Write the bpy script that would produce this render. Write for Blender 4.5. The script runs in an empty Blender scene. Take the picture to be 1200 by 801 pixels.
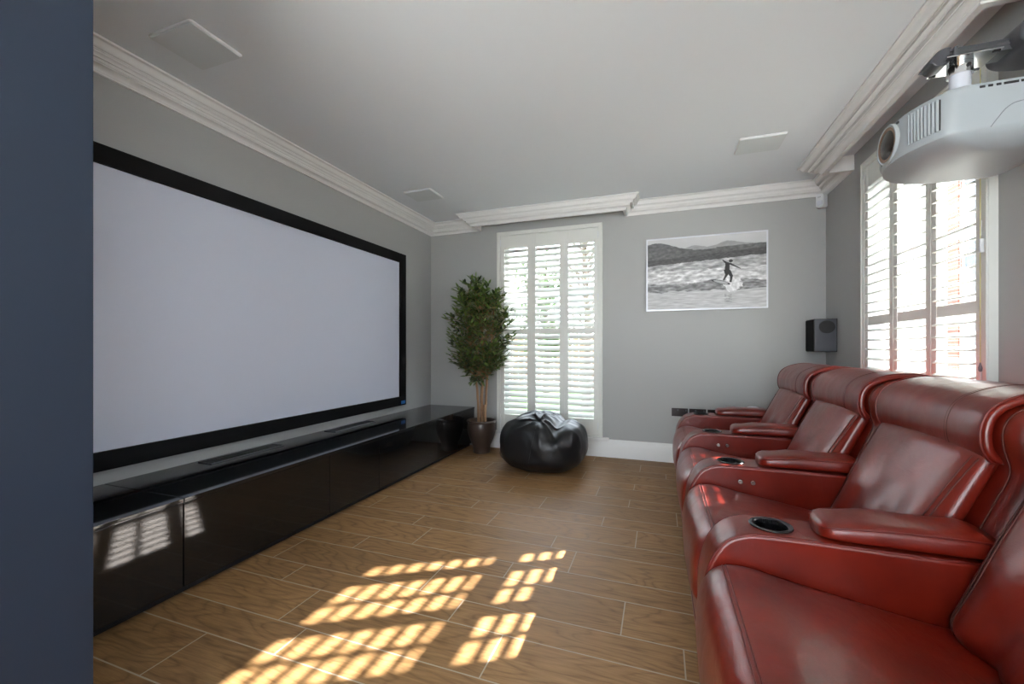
import bpy, bmesh, math, random
from mathutils import Vector, Matrix, noise
random.seed(7)
PI = math.pi
SC = bpy.context.scene
COL = SC.collection

# ------------------------------------------------------------------ helpers
def link(name, me, mat=None, parent=None, smooth=False, kind=None):
    o = bpy.data.objects.new(name, me)
    COL.objects.link(o)
    if mat is not None:
        for m in (mat if isinstance(mat, (list, tuple)) else [mat]):
            me.materials.append(m)
    if parent is not None:
        o.parent = parent
    if smooth:
        for p in me.polygons:
            p.use_smooth = True
        if smooth == 'auto':
            me.set_sharp_from_angle(angle=math.radians(38))
            o.modifiers.new('even_normals', 'WEIGHTED_NORMAL').keep_sharp = True
    if kind:
        o['kind'] = kind
    return o

class MB:
    """collects simple shapes into one mesh"""
    def __init__(s):
        s.bm = bmesh.new()
    def add(s, vs, fs):
        b = [s.bm.verts.new(v) for v in vs]
        for f in fs:
            try:
                s.bm.faces.new([b[i] for i in f])
            except ValueError:
                pass
        return b
    def box(s, x0, x1, y0, y1, z0, z1, bev=0, seg=2):
        t = bmesh.new()
        vs = [t.verts.new((x, y, z)) for x in (x0, x1) for y in (y0, y1) for z in (z0, z1)]
        for f in ((0,1,3,2),(4,6,7,5),(0,4,5,1),(2,3,7,6),(0,2,6,4),(1,5,7,3)):
            t.faces.new([vs[i] for i in f])
        bmesh.ops.recalc_face_normals(t, faces=t.faces)
        if bev:
            bmesh.ops.bevel(t, geom=list(t.edges), offset=bev, segments=seg, profile=0.5, affect='EDGES')
        s.merge(t)
    def merge(s, t, M=None):
        if M is not None:
            bmesh.ops.transform(t, matrix=M, verts=t.verts)
        mp = {v: s.bm.verts.new(v.co) for v in t.verts}
        for f in t.faces:
            try:
                s.bm.faces.new([mp[v] for v in f.verts])
            except ValueError:
                pass
        t.free()
    def loft(s, rings, cap=True, closed=True):
        n = len(rings[0])
        bs = [[s.bm.verts.new(p) for p in r] for r in rings]
        for a, b in zip(bs[:-1], bs[1:]):
            for i in range(n if closed else n-1):
                j = (i+1) % n
                s.bm.faces.new((a[i], a[j], b[j], b[i]))
        if cap:
            s.bm.faces.new(list(reversed(bs[0])))
            s.bm.faces.new(bs[-1])
    def tube(s, pts, r, n=8):
        pts = [Vector(p) for p in pts]
        rings = []
        up = Vector((0, 0, 1))
        prev = None
        for i, p in enumerate(pts):
            d = (pts[min(i+1, len(pts)-1)] - pts[max(i-1, 0)]).normalized()
            if prev is None:
                a = d.cross(up)
                if a.length < 0.05:
                    a = d.cross(Vector((1, 0, 0)))
                a.normalize()
            else:
                a = prev - d*prev.dot(d)
                a.normalize()
            prev = a
            b = d.cross(a)
            rr = r[i] if isinstance(r, (list, tuple)) else r
            rings.append([p + a*rr*math.cos(2*PI*k/n) + b*rr*math.sin(2*PI*k/n) for k in range(n)])
        s.loft(rings)
    def lathe(s, prof, c=(0,0,0), n=40, axis='z', cap=True):
        rings = []
        for r, h in prof:
            ring = []
            for k in range(n):
                a = 2*PI*k/n
                u, v = r*math.cos(a), r*math.sin(a)
                if axis == 'z': q = (u, v, h)
                elif axis == 'x': q = (h, u, v)
                else: q = (v, h, u)
                ring.append((q[0]+c[0], q[1]+c[1], q[2]+c[2]))
            rings.append(ring)
        s.loft(rings, cap=cap)
    def prism(s, poly, y0, y1, bev=0, seg=3):
        """poly in xz, extruded along y"""
        t = bmesh.new()
        a = [t.verts.new((x, y0, z)) for x, z in poly]
        b = [t.verts.new((x, y1, z)) for x, z in poly]
        n = len(poly)
        fa = t.faces.new(a); fb = t.faces.new(list(reversed(b)))
        for i in range(n):
            t.faces.new((a[(i+1) % n], a[i], b[i], b[(i+1) % n]))
        bmesh.ops.recalc_face_normals(t, faces=t.faces)
        if bev:
            ed = list({e for e in list(fa.edges)+list(fb.edges)})
            bmesh.ops.bevel(t, geom=ed, offset=bev, segments=seg, profile=0.5, affect='EDGES')
        s.merge(t)
    def build(s, name, mat=None, parent=None, smooth=False, kind=None, recalc=True):
        if recalc:
            bmesh.ops.recalc_face_normals(s.bm, faces=s.bm.faces)
        me = bpy.data.meshes.new(name)
        s.bm.to_mesh(me); s.bm.free()
        return link(name, me, mat, parent, smooth, kind)

def tag(o, label, cat, group=None):
    o['label'] = label; o['category'] = cat
    if group: o['group'] = group
    return o
def thing(name, label, cat, loc=(0,0,0), group=None):
    o = bpy.data.objects.new(name, None); COL.objects.link(o)
    o.location = loc; o.empty_display_size = 0.1
    return tag(o, label, cat, group)
def struct(o):
    o['kind'] = 'structure'; return o
def catmull(pts, n=6):
    P = [Vector(p) for p in pts]
    out = []
    for i in range(len(P)-1):
        p0 = P[i-1] if i else P[0]*2-P[1]
        p1, p2 = P[i], P[i+1]
        p3 = P[i+2] if i+2 < len(P) else P[-1]*2-P[-2]
        for k in range(n):
            t = k/n
            out.append(0.5*((2*p1)+(p2-p0)*t+(2*p0-5*p1+4*p2-p3)*t*t+(3*p1-p0-3*p2+p3)*t**3))
    out.append(P[-1])
    return out

# ------------------------------------------------------------------ materials
def srgb(r, g, b):
    f = lambda c: (c/12.92 if c <= 0.04045 else ((c+0.055)/1.055)**2.4)
    return (f(r/255), f(g/255), f(b/255), 1)
class NT:
    def __init__(s, name):
        s.m = bpy.data.materials.new(name); s.m.use_nodes = True
        s.t = s.m.node_tree; s.p = s.t.nodes['Principled BSDF']; s.out = s.t.nodes['Material Output']
    def n(s, typ, **kw):
        x = s.t.nodes.new(typ)
        for k, v in kw.items():
            if k in x.inputs.keys(): x.inputs[k].default_value = v
            else: setattr(x, k, v)
        return x
    def l(s, a, b): s.t.links.new(a, b)
def mat(name, col, rough=0.5, metal=0.0, spec=0.5, bump=None, coat=0, vary=None, coat_rough=0.05):
    """plain procedural surface: base colour with faint noise mottling and optional noise bump (scale,strength)"""
    N = NT(name); p = N.p
    p.inputs['Roughness'].default_value = rough; p.inputs['Metallic'].default_value = metal
    p.inputs['Specular IOR Level'].default_value = spec
    p.inputs['Coat Weight'].default_value = coat; p.inputs['Coat Roughness'].default_value = coat_rough
    tc = N.n('ShaderNodeTexCoord')
    sc, am = vary or (6.0, 0.04)
    nz = N.n('ShaderNodeTexNoise', Scale=sc, Detail=3.0); N.l(tc.outputs['Object'], nz.inputs['Vector'])
    mx = N.n('ShaderNodeMix', data_type='RGBA')
    c = col
    mx.inputs['A'].default_value = tuple(max(0, x*(1-am)) for x in c[:3])+(1,)
    mx.inputs['B'].default_value = tuple(min(1, x*(1+am)) for x in c[:3])+(1,)
    N.l(nz.outputs['Fac'], mx.inputs['Factor']); N.l(mx.outputs['Result'], p.inputs['Base Color'])
    if bump:
        b = N.n('ShaderNodeTexNoise', Scale=bump[0], Detail=4.0); N.l(tc.outputs['Object'], b.inputs['Vector'])
        bp = N.n('ShaderNodeBump', Strength=bump[1], Distance=0.01); N.l(b.outputs['Fac'], bp.inputs['Height'])
        N.l(bp.outputs['Normal'], p.inputs['Normal'])
    return N.m
M = {}
M['wall'] = mat('wall_paint', srgb(168,169,167), 0.85, bump=(180, 0.03), vary=(1.2, 0.01))
M['ceil'] = mat('ceiling_paint', srgb(226,232,236), 0.9, vary=(1.0, 0.008))
M['trim'] = mat('white_trim_paint', srgb(226,226,224), 0.45, vary=(2, 0.01))
M['shutter'] = mat('shutter_paint', srgb(216,217,211), 0.4, vary=(2, 0.01))
M['blue'] = mat('navy_paint', srgb(20,33,50), 0.6, vary=(1.5, 0.04))
M['black_gloss'] = mat('black_gloss_lacquer', srgb(19,19,20), 0.06, spec=0.6, vary=(2, 0.02))
M['black_top'] = mat('black_glass_top', srgb(24,25,28), 0.05, spec=0.6, vary=(2, 0.02))
M['black'] = mat('matte_black', srgb(26,26,27), 0.6)
M['velvet'] = mat('black_frame_velvet', srgb(16,16,18), 0.85, spec=0.2)
M['screen'] = mat('projection_screen', srgb(206,211,226), 0.75, spec=0.2, vary=(1, 0.006))
M['grey_metal'] = mat('brushed_grey', srgb(112,114,117), 0.38, metal=0.85)
M['chrome'] = mat('polished_steel', srgb(225,228,230), 0.12, metal=1.0)
M['silver'] = mat('silver_button', srgb(205,200,195), 0.25, metal=1.0)
M['dark_plastic'] = mat('dark_grey_plastic', srgb(66,66,70), 0.42)
M['proj'] = mat('projector_white', srgb(158,165,168), 0.35, vary=(3, 0.01))
M['groove'] = mat('groove_grey', srgb(120,122,125), 0.6)
M['lens'] = mat('lens_glass', srgb(34,26,22), 0.2, spec=0.3)
M['lens_ring'] = mat('lens_ring_bronze', srgb(140,112,92), 0.35, metal=0.5)
M['pale_pole'] = mat('pole_white', srgb(205,208,216), 0.35)
M['spk_grille'] = mat('ceiling_speaker_cloth', srgb(214,221,222), 0.9, bump=(900, 0.1))
M['socket'] = mat('dark_bronze_plate', srgb(44,34,33), 0.3, metal=0.4)
M['spk_cab'] = mat('speaker_black', srgb(28,28,29), 0.5)
M['spk_front'] = mat('speaker_grey', srgb(82,84,90), 0.4, metal=0.3)
M['pot'] = mat('brown_glaze', srgb(62,50,44), 0.3, vary=(9, 0.25), bump=(30, 0.08))
M['soil'] = mat('potting_soil', srgb(50,38,30), 0.95, bump=(90, 0.8), vary=(60, 0.4))
M['bark'] = mat('cane_bark', srgb(150,116,86), 0.8, bump=(60, 0.4), vary=(25, 0.3))
M['bean'] = mat('black_vinyl', srgb(15,16,19), 0.40, bump=(9, 0.10), spec=0.5)
M['bean_label'] = mat('brown_label', srgb(86,70,52), 0.6)
M['cup'] = mat('cup_black', srgb(14,14,15), 0.3)
M['cup_rim'] = mat('cup_rim_dark_chrome', srgb(70,72,74), 0.22, metal=0.9)
M['stitch'] = mat('stitch_thread', srgb(78,30,22), 0.7)
M['piping'] = mat('leather_piping', srgb(96,22,15), 0.4)
M['cord'] = mat('yellow_cord', srgb(214,206,140), 0.7)
M['white_plastic'] = mat('white_plastic', srgb(214,216,217), 0.4)
M['globe'] = mat('white_globe', srgb(225,228,238), 0.4)
M['frame_alu'] = mat('pale_frame', srgb(214,216,222), 0.3, metal=0.2)
M['dim_ground'] = mat('low_bounce_ground', srgb(84,84,84), 0.95, vary=(30, 0.2))
M['paving'] = mat('pale_paving', srgb(222,221,217), 0.9, vary=(3, 0.1))
M['grass'] = mat('garden_grass', srgb(88,120,50), 0.95, vary=(14, 0.4))
M['bush'] = mat('garden_leaf', srgb(74,98,50), 0.8, vary=(5, 0.4))
M['branch'] = mat('garden_bark', srgb(86,74,62), 0.9, vary=(20, 0.3))
M['render_white'] = mat('white_render', srgb(235,232,226), 0.9)
M['timber'] = mat('fence_timber', srgb(128,104,80), 0.85, vary=(10, 0.2))
M['win_dark'] = mat('house_window_glass', srgb(44,52,62), 0.35, spec=0.2)
M['blue_badge'] = mat('blue_badge', srgb(30,110,190), 0.35, vary=(60, 0.4))

def leather():
    N = NT('red_leather'); p = N.p
    tc = N.n('ShaderNodeTexCoord')
    a = N.n('ShaderNodeTexNoise', Scale=5.0, Detail=5.0); N.l(tc.outputs['Object'], a.inputs['Vector'])
    r = N.n('ShaderNodeValToRGB')
    r.color_ramp.elements[0].position = 0.3; r.color_ramp.elements[0].color = srgb(92,19,9)
    r.color_ramp.elements[1].position = 0.72; r.color_ramp.elements[1].color = srgb(124,31,15)
    N.l(a.outputs['Fac'], r.inputs['Fac']); N.l(r.outputs['Color'], p.inputs['Base Color'])
    p.inputs['Roughness'].default_value = 0.30
    p.inputs['Specular IOR Level'].default_value = 0.55
    p.inputs['Coat Weight'].default_value = 0.10; p.inputs['Coat Roughness'].default_value = 0.22
    # pebble grain, fine creases and slow undulation
    v = N.n('ShaderNodeTexVoronoi', Scale=260.0, feature='DISTANCE_TO_EDGE'); N.l(tc.outputs['Object'], v.inputs['Vector'])
    mp = N.n('ShaderNodeMapping'); mp.inputs['Scale'].default_value = (26, 9, 9); N.l(tc.outputs['Object'], mp.inputs['Vector'])
    w = N.n('ShaderNodeTexNoise', Scale=1.0, Detail=5.0, Distortion=1.6); N.l(mp.outputs['Vector'], w.inputs['Vector'])
    s = N.n('ShaderNodeTexNoise', Scale=7.0, Detail=2.0); N.l(tc.outputs['Object'], s.inputs['Vector'])
    b1 = N.n('ShaderNodeBump', Strength=0.08, Distance=0.002); N.l(v.outputs['Distance'], b1.inputs['Height'])
    b2 = N.n('ShaderNodeBump', Strength=0.16, Distance=0.008); N.l(w.outputs['Fac'], b2.inputs['Height']); N.l(b1.outputs['Normal'], b2.inputs['Normal'])
    b3 = N.n('ShaderNodeBump', Strength=0.18, Distance=0.03); N.l(s.outputs['Fac'], b3.inputs['Height']); N.l(b2.outputs['Normal'], b3.inputs['Normal'])
    N.l(b3.outputs['Normal'], p.inputs['Normal'])
    return N.m
M['leather'] = leather()

def floor_mat():
    N = NT('oak_look_tile'); p = N.p
    at = N.n('ShaderNodeAttribute', attribute_name='tile')
    tc = N.n('ShaderNodeTexCoord')
    # per-tile shift of the pattern
    sh = N.n('ShaderNodeVectorMath', operation='MULTIPLY'); sh.inputs[1].default_value = (37, 53, 0)
    N.l(at.outputs['Color'], sh.inputs[0])
    ad = N.n('ShaderNodeVectorMath', operation='ADD'); N.l(tc.outputs['Object'], ad.inputs[0]); N.l(sh.outputs[0], ad.inputs[1])
    st = N.n('ShaderNodeMapping'); st.inputs['Scale'].default_value = (1.3, 5.0, 1); N.l(ad.outputs[0], st.inputs['Vector'])
    big = N.n('ShaderNodeTexNoise', Scale=1.15, Detail=2.0, Roughness=0.4); N.l(st.outputs['Vector'], big.inputs['Vector'])
    mul = N.n('ShaderNodeMath', operation='MULTIPLY'); mul.inputs[1].default_value = 15.0; N.l(big.outputs['Fac'], mul.inputs[0])
    fr = N.n('ShaderNodeMath', operation='PINGPONG'); fr.inputs[1].default_value = 0.5; N.l(mul.outputs[0], fr.inputs[0])
    f2 = N.n('ShaderNodeMapping'); f2.inputs['Scale'].default_value = (7, 95, 1); N.l(ad.outputs[0], f2.inputs['Vector'])
    fine = N.n('ShaderNodeTexNoise', Scale=1.0, Detail=6.0, Roughness=0.65, Distortion=0.5); N.l(f2.outputs['Vector'], fine.inputs['Vector'])
    r1 = N.n('ShaderNodeValToRGB')
    e = r1.color_ramp.elements
    e[0].position = 0.0; e[0].color = srgb(92,64,40)
    e[1].position = 0.55; e[1].color = srgb(186,148,108)
    m = r1.color_ramp.elements.new(0.16); m.color = srgb(160,124,88)
    N.l(fr.outputs[0], r1.inputs['Fac'])
    r2 = N.n('ShaderNodeValToRGB')
    r2.color_ramp.elements[0].position = 0.3; r2.color_ramp.elements[0].color = srgb(124,92,61)
    r2.color_ramp.elements[1].position = 0.7; r2.color_ramp.elements[1].color = srgb(190,153,113)
    N.l(fine.outputs['Fac'], r2.inputs['Fac'])
    mx = N.n('ShaderNodeMix', data_type='RGBA'); mx.inputs['Factor'].default_value = 0.62
    N.l(r1.outputs['Color'], mx.inputs['A']); N.l(r2.outputs['Color'], mx.inputs['B'])
    sep = N.n('ShaderNodeSeparateColor'); N.l(at.outputs['Color'], sep.inputs[0])
    mr = N.n('ShaderNodeMapRange'); mr.inputs['To Min'].default_value = 0.72; mr.inputs['To Max'].default_value = 0.91
    N.l(sep.outputs[2], mr.inputs['Value'])
    hs = N.n('ShaderNodeHueSaturation', Saturation=1.1); N.l(mr.outputs[0], hs.inputs['Value']); N.l(mx.outputs['Result'], hs.inputs['Color'])
    N.l(hs.outputs['Color'], p.inputs['Base Color'])
    rr = N.n('ShaderNodeMapRange'); rr.inputs['To Min'].default_value = 0.42; rr.inputs['To Max'].default_value = 0.58
    p.inputs['Specular IOR Level'].default_value = 0.33
    N.l(fine.outputs['Fac'], rr.inputs['Value']); N.l(rr.outputs[0], p.inputs['Roughness'])
    bp = N.n('ShaderNodeBump', Strength=0.12, Distance=0.004); N.l(fine.outputs['Fac'], bp.inputs['Height']); N.l(bp.outputs['Normal'], p.inputs['Normal'])
    return N.m
M['floor'] = floor_mat()
M['grout'] = mat('pale_grout', srgb(186,174,156), 0.9)

def glass():
    N = NT('window_glass')
    t = N.n('ShaderNodeBsdfTransparent'); g = N.n('ShaderNodeBsdfGlossy', Roughness=0.02)
    mx = N.n('ShaderNodeMixShader', Fac=0.07)
    N.l(t.outputs[0], mx.inputs[1]); N.l(g.outputs[0], mx.inputs[2]); N.l(mx.outputs[0], N.out.inputs['Surface'])
    return N.m
M['glass'] = glass()

def leaf_mat():
    N = NT('tree_leaf'); p = N.p
    at = N.n('ShaderNodeAttribute', attribute_name='leaf')
    r = N.n('ShaderNodeValToRGB')
    r.color_ramp.elements[0].color = srgb(30,50,22); r.color_ramp.elements[1].color = srgb(104,130,58)
    N.l(at.outputs['Fac'], r.inputs['Fac']); N.l(r.outputs['Color'], p.inputs['Base Color'])
    p.inputs['Roughness'].default_value = 0.45
    return N.m
M['leaf'] = leaf_mat()

def brick():
    N = NT('red_brick'); p = N.p
    tc = N.n('ShaderNodeTexCoord'); mp = N.n('ShaderNodeMapping'); mp.inputs['Rotation'].default_value = (PI/2, 0, PI/2)
    N.l(tc.outputs['Object'], mp.inputs['Vector'])
    b = N.n('ShaderNodeTexBrick', Scale=4.0); b.inputs['Color1'].default_value = srgb(132,70,50); b.inputs['Color2'].default_value = srgb(112,58,42); b.inputs['Mortar'].default_value = srgb(200,190,176)
    N.l(mp.outputs['Vector'], b.inputs['Vector']); N.l(b.outputs['Color'], p.inputs['Base Color'])
    p.inputs['Roughness'].default_value = 0.9
    return N.m
M['brick'] = brick()

def vcol(name, attr, rough):
    N = NT(name); a = N.n('ShaderNodeAttribute', attribute_name=attr)
    N.l(a.outputs['Color'], N.p.inputs['Base Color']); N.p.inputs['Roughness'].default_value = rough
    return N.m
M['print'] = vcol('photo_print', 'print', 0.5)

# ------------------------------------------------------------------ room shell
XL, XR, YB, YF, ZC = -2.545, 1.349, 4.3, -2.3, 2.526
TH = 0.30
# windows: back (x range) and right (y range), opening inside the shutter frames
BWX0, BWX1, WZ0, WZ1 = -1.655, -0.592, 0.235, 2.325
RWY0, RWY1 = 2.388, 3.496

def floor_build():
    mb = bmesh.new()
    lay = mb.loops.layers.float_color.new('tile')
    g = 0.0026
    known = {0:-.568, 1:-.807, 2:-1.03, 3:-1.596, 4:-1.313, 5:-1.457, 6:-1.017, 7:-1.23, 8:-.787, 9:-1.094, 10:-1.339, 12:-.622}
    L = 0.887
    rnd = random.Random(3)
    k = -22
    while True:
        base = 1.268 + 0.372*(k//2)
        y0, y1 = (base, base+.224) if k % 2 == 0 else (base+.224, base+.372)
        if y0 > YB: break
        if y1 > YF:
            off = known.get(k)
            if off is None:
                off = -1.306 if k == -1 else rnd.uniform(0, L)
            x = XL - ((XL-off) % L)
            while x < XR:
                a, b = max(x+g, XL), min(x+L-g, XR)
                c, d = max(y0+g, YF), min(y1-g, YB)
                if b > a+.004 and d > c+.004:
                    f = mb.faces.new([mb.verts.new(q) for q in ((a,c,0),(b,c,0),(b,d,0),(a,d,0))])
                    col = (rnd.random(), rnd.random(), rnd.random(), 1)
                    for lp in f.loops: lp[lay] = col
                x += L
        k += 1
    # grout bed just below, and slab
    for z in (-0.0012,):
        f = mb.faces.new([mb.verts.new(q) for q in ((XL-TH,YF-TH,z),(XR+TH,YF-TH,z),(XR+TH,YB+TH,z),(XL-TH,YB+TH,z))])
        f.material_index = 1
        f = mb.faces.new([mb.verts.new(q) for q in ((XL-TH,YF-TH,z-.1),(XL-TH,YB+TH,z-.1),(XR+TH,YB+TH,z-.1),(XR+TH,YF-TH,z-.1))])
        f.material_index = 1
    me = bpy.data.meshes.new('floor'); mb.to_mesh(me); mb.free()
    struct(link('floor', me, [M['floor'], M['grout']]))
floor_build()

b = MB(); b.box(XL-TH, XR+TH, YF-TH, YB+TH, ZC, ZC+.12); struct(b.build('ceiling', M['ceil']))
b = MB(); b.box(XL-TH, XL, YF-TH, YB+TH, 0, ZC); struct(b.build('wall_left', M['wall']))
b = MB()
b.box(XL, BWX0, YB, YB+TH, 0, ZC); b.box(BWX1, XR, YB, YB+TH, 0, ZC)
b.box(BWX0, BWX1, YB, YB+TH, 0, WZ0); b.box(BWX0, BWX1, YB, YB+TH, WZ1, ZC)
struct(b.build('wall_back', M['wall']))
b = MB()
TR = .40
NW0, NW1, NZ0, NZ1 = -1.75, -.35, .75, 2.2        # plain window added beside the camera for fill light, out of view
b.box(XR, XR+TR, YF-TH, NW0, 0, ZC); b.box(XR, XR+TR, NW0, NW1, 0, NZ0); b.box(XR, XR+TR, NW0, NW1, NZ1, ZC); b.box(XR, XR+TR, NW1, RWY0, 0, ZC)
b.box(XR, XR+TR, RWY1, YB+TH, 0, ZC)
b.box(XR, XR+TR, RWY0, RWY1, 0, WZ0); b.box(XR, XR+TR, RWY0, RWY1, WZ1, ZC)
struct(b.build('wall_right', M['wall']))
# wall behind the camera, with a wide glazed opening added to let in fill light
b = MB()
b.box(XL, -1.9, YF-TH, YF, 0, ZC); b.box(1.05, XR, YF-TH, YF, 0, ZC); b.box(-1.9, 1.05, YF-TH, YF, 2.3, ZC)
struct(b.build('wall_front', M['wall']))
b = MB()
for x in (-1.9, -0.45, 1.0): b.box(x, x+.05, YF-.2, YF-.13, 0.02, 2.3)
b.box(-1.9, 1.05, YF-.2, YF-.13, 2.24, 2.3); b.box(-1.9, 1.05, YF-.2, YF-.13, 0, .06)
d1 = struct(b.build('door_fill', M['trim']))  # unseen glazed doors, added as a source of fill daylight
b = MB(); b.box(-1.85, 1.0, YF-.17, YF-.16, .06, 2.24); b.build('pane', M['glass'], d1)
# navy partition beside the camera
b = MB(); b.box(XL, -1.2, 0.12, 0.567, 0, ZC, bev=.003); struct(b.build('wall_partition', M['blue'], smooth='auto'))

# ---- cornice
CP = [(.136,0),(.136,.009),(.129,.012)]
CP += [(.129-.033*t, .012+.030*(t+.22*math.sin(2*PI*t)*-1)) for t in (.12,.25,.38,.5,.62,.75,.88,1)]
CP += [(.096,.047),(.092,.047),(.090,.038),(.085,.038),(.084,.051),(.078,.054),(.073,.062),(.072,.068),(.066,.068),(.064,.054),(.055,.054),(.054,.076),(.050,.077),(.050,.083)]
CP += [(.050-.034*math.sin(t*PI/2), .083+.020*(1-math.cos(t*PI/2))) for t in (.25,.5,.75,1)]
CP += [(.014,.104),(.012,.112),(0,.112)]
def cornice(path, name):
    P = [Vector((x, y)) for x, y in path]
    rings = []
    for i, p in enumerate(P):
        def nrm(a, b2):
            d = (b2-a).normalized(); return Vector((d.y, -d.x))   # to the right of travel = into the room
        if i == 0: m = nrm(P[0], P[1]); 
        elif i == len(P)-1: m = nrm(P[-2], P[-1])
        else:
            a, c = nrm(P[i-1], P[i]), nrm(P[i], P[i+1])
            m = (a+c)/(1+a.dot(c))
        rings.append([(p.x+m.x*q, p.y+m.y*q, ZC-.0005-d) for q, d in CP] + [(p.x, p.y, ZC-.0005)])
    mb = MB(); mb.loft(rings)
    return struct(mb.build(name, M['trim'], smooth='auto'))
cornice([(XL,0.567),(XL,YB),(-1.913,YB),(-1.913,4.1),(-.32,4.1),(-.32,YB),(XR,YB),(XR,3.76),(1.165,3.76),(1.165,2.114),(XR,2.114),(XR,YF)], 'trim_1')
# hollow pelmet boards carrying the cornice over both windows
b = MB()
b.box(-1.913,-.32,4.1,4.118,ZC-.112,ZC-.001); b.box(-1.913,-1.895,4.118,YB,ZC-.112,ZC-.001); b.box(-.338,-.32,4.118,YB,ZC-.112,ZC-.001)
struct(b.build('trim_2', M['trim']))
b = MB()
b.box(1.165,1.183,2.114,3.76,ZC-.112,ZC-.001); b.box(1.183,XR,2.114,2.132,ZC-.112,ZC-.001); b.box(1.183,XR,3.742,3.76,ZC-.112,ZC-.001)
struct(b.build('trim_3', M['trim']))
# ---- skirting boards
SKP = [(0,0),(.022,0),(.022,.118),(.019,.122),(.019,.142),(.014,.15),(.010,.158),(.010,.168),(.004,.176),(0,.178)]
b = MB(); b.loft([[(x, YB-p, z) for p, z in SKP] for x in (-1.965, XR)]); struct(b.build('baseboard_back', M['trim'], smooth='auto'))
b = MB(); b.loft([[(XR-p, y, z) for p, z in SKP] for y in (YF, YB-.022)]); struct(b.build('baseboard_right', M['trim'], smooth='auto'))
# ---- window boards (sills)
b = MB(); b.box(-1.765,-.487,4.235,YB,.176,.196,bev=.006); struct(b.build('trim_4', M['trim'], smooth='auto'))

# ------------------------------------------------------------------ windows outside the shutters
MR0, MR1 = 1.685, 1.732
def sash(name, horizontal_axis, a0, a1, depth, bars):
    """white sliding sash: outer frame, meeting rail, glazing bars; axis x (back) or y (right)"""
    def bx(mb, p0, p1, d0, d1, z0, z1, bev=.003):
        if horizontal_axis == 'x': mb.box(p0, p1, YB+d0, YB+d1, z0, z1, bev=bev)
        else: mb.box(XR+d0, XR+d1, p0, p1, z0, z1, bev=bev)
    mb = MB()
    f = .045
    bx(mb, a0, a0+f, depth, depth+.06, WZ0, WZ1); bx(mb, a1-f, a1, depth, depth+.06, WZ0, WZ1)
    bx(mb, a0+f, a1-f, depth, depth+.06, WZ0, WZ0+.07); bx(mb, a0+f, a1-f, depth, depth+.06, WZ1-.06, WZ1)
    bx(mb, a0+f, a1-f, depth+.005, depth+.055, MR0, MR1)
    for c in bars:
        bx(mb, c-.011, c+.011, depth+.015, depth+.045, WZ0+.07, MR0); bx(mb, c-.011, c+.011, depth+.015, depth+.045, MR1, WZ1-.06)
    o = struct(mb.build(name, M['trim'], smooth='auto'))
    mb = MB(); bx(mb, a0+f, a1-f, depth+.028, depth+.032, WZ0+.07, WZ1-.06, bev=0); mb.build('pane', M['glass'], o)
    return o
sash('window_1', 'x', BWX0, BWX1, .12, [-1.30, -.95])
sash('window_2', 'y', RWY0, RWY1, .12, [2.665, 3.025, 3.39])
b = MB()
for y in (NW0, (NW0+NW1)/2-.025, NW1-.05): b.box(XR+.12, XR+.18, y, y+.05, NZ0, NZ1)
b.box(XR+.12, XR+.18, NW0+.05, NW1-.05, NZ0, NZ0+.06); b.box(XR+.12, XR+.18, NW0+.05, NW1-.05, NZ1-.06, NZ1)
w3 = struct(b.build('window_fill', M['trim']))  # unseen window, added so more daylight fills the room
b = MB(); b.box(XR+.148, XR+.152, NW0+.05, NW1-.05, NZ0+.06, NZ1-.06); b.build('pane', M['glass'], w3)

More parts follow.
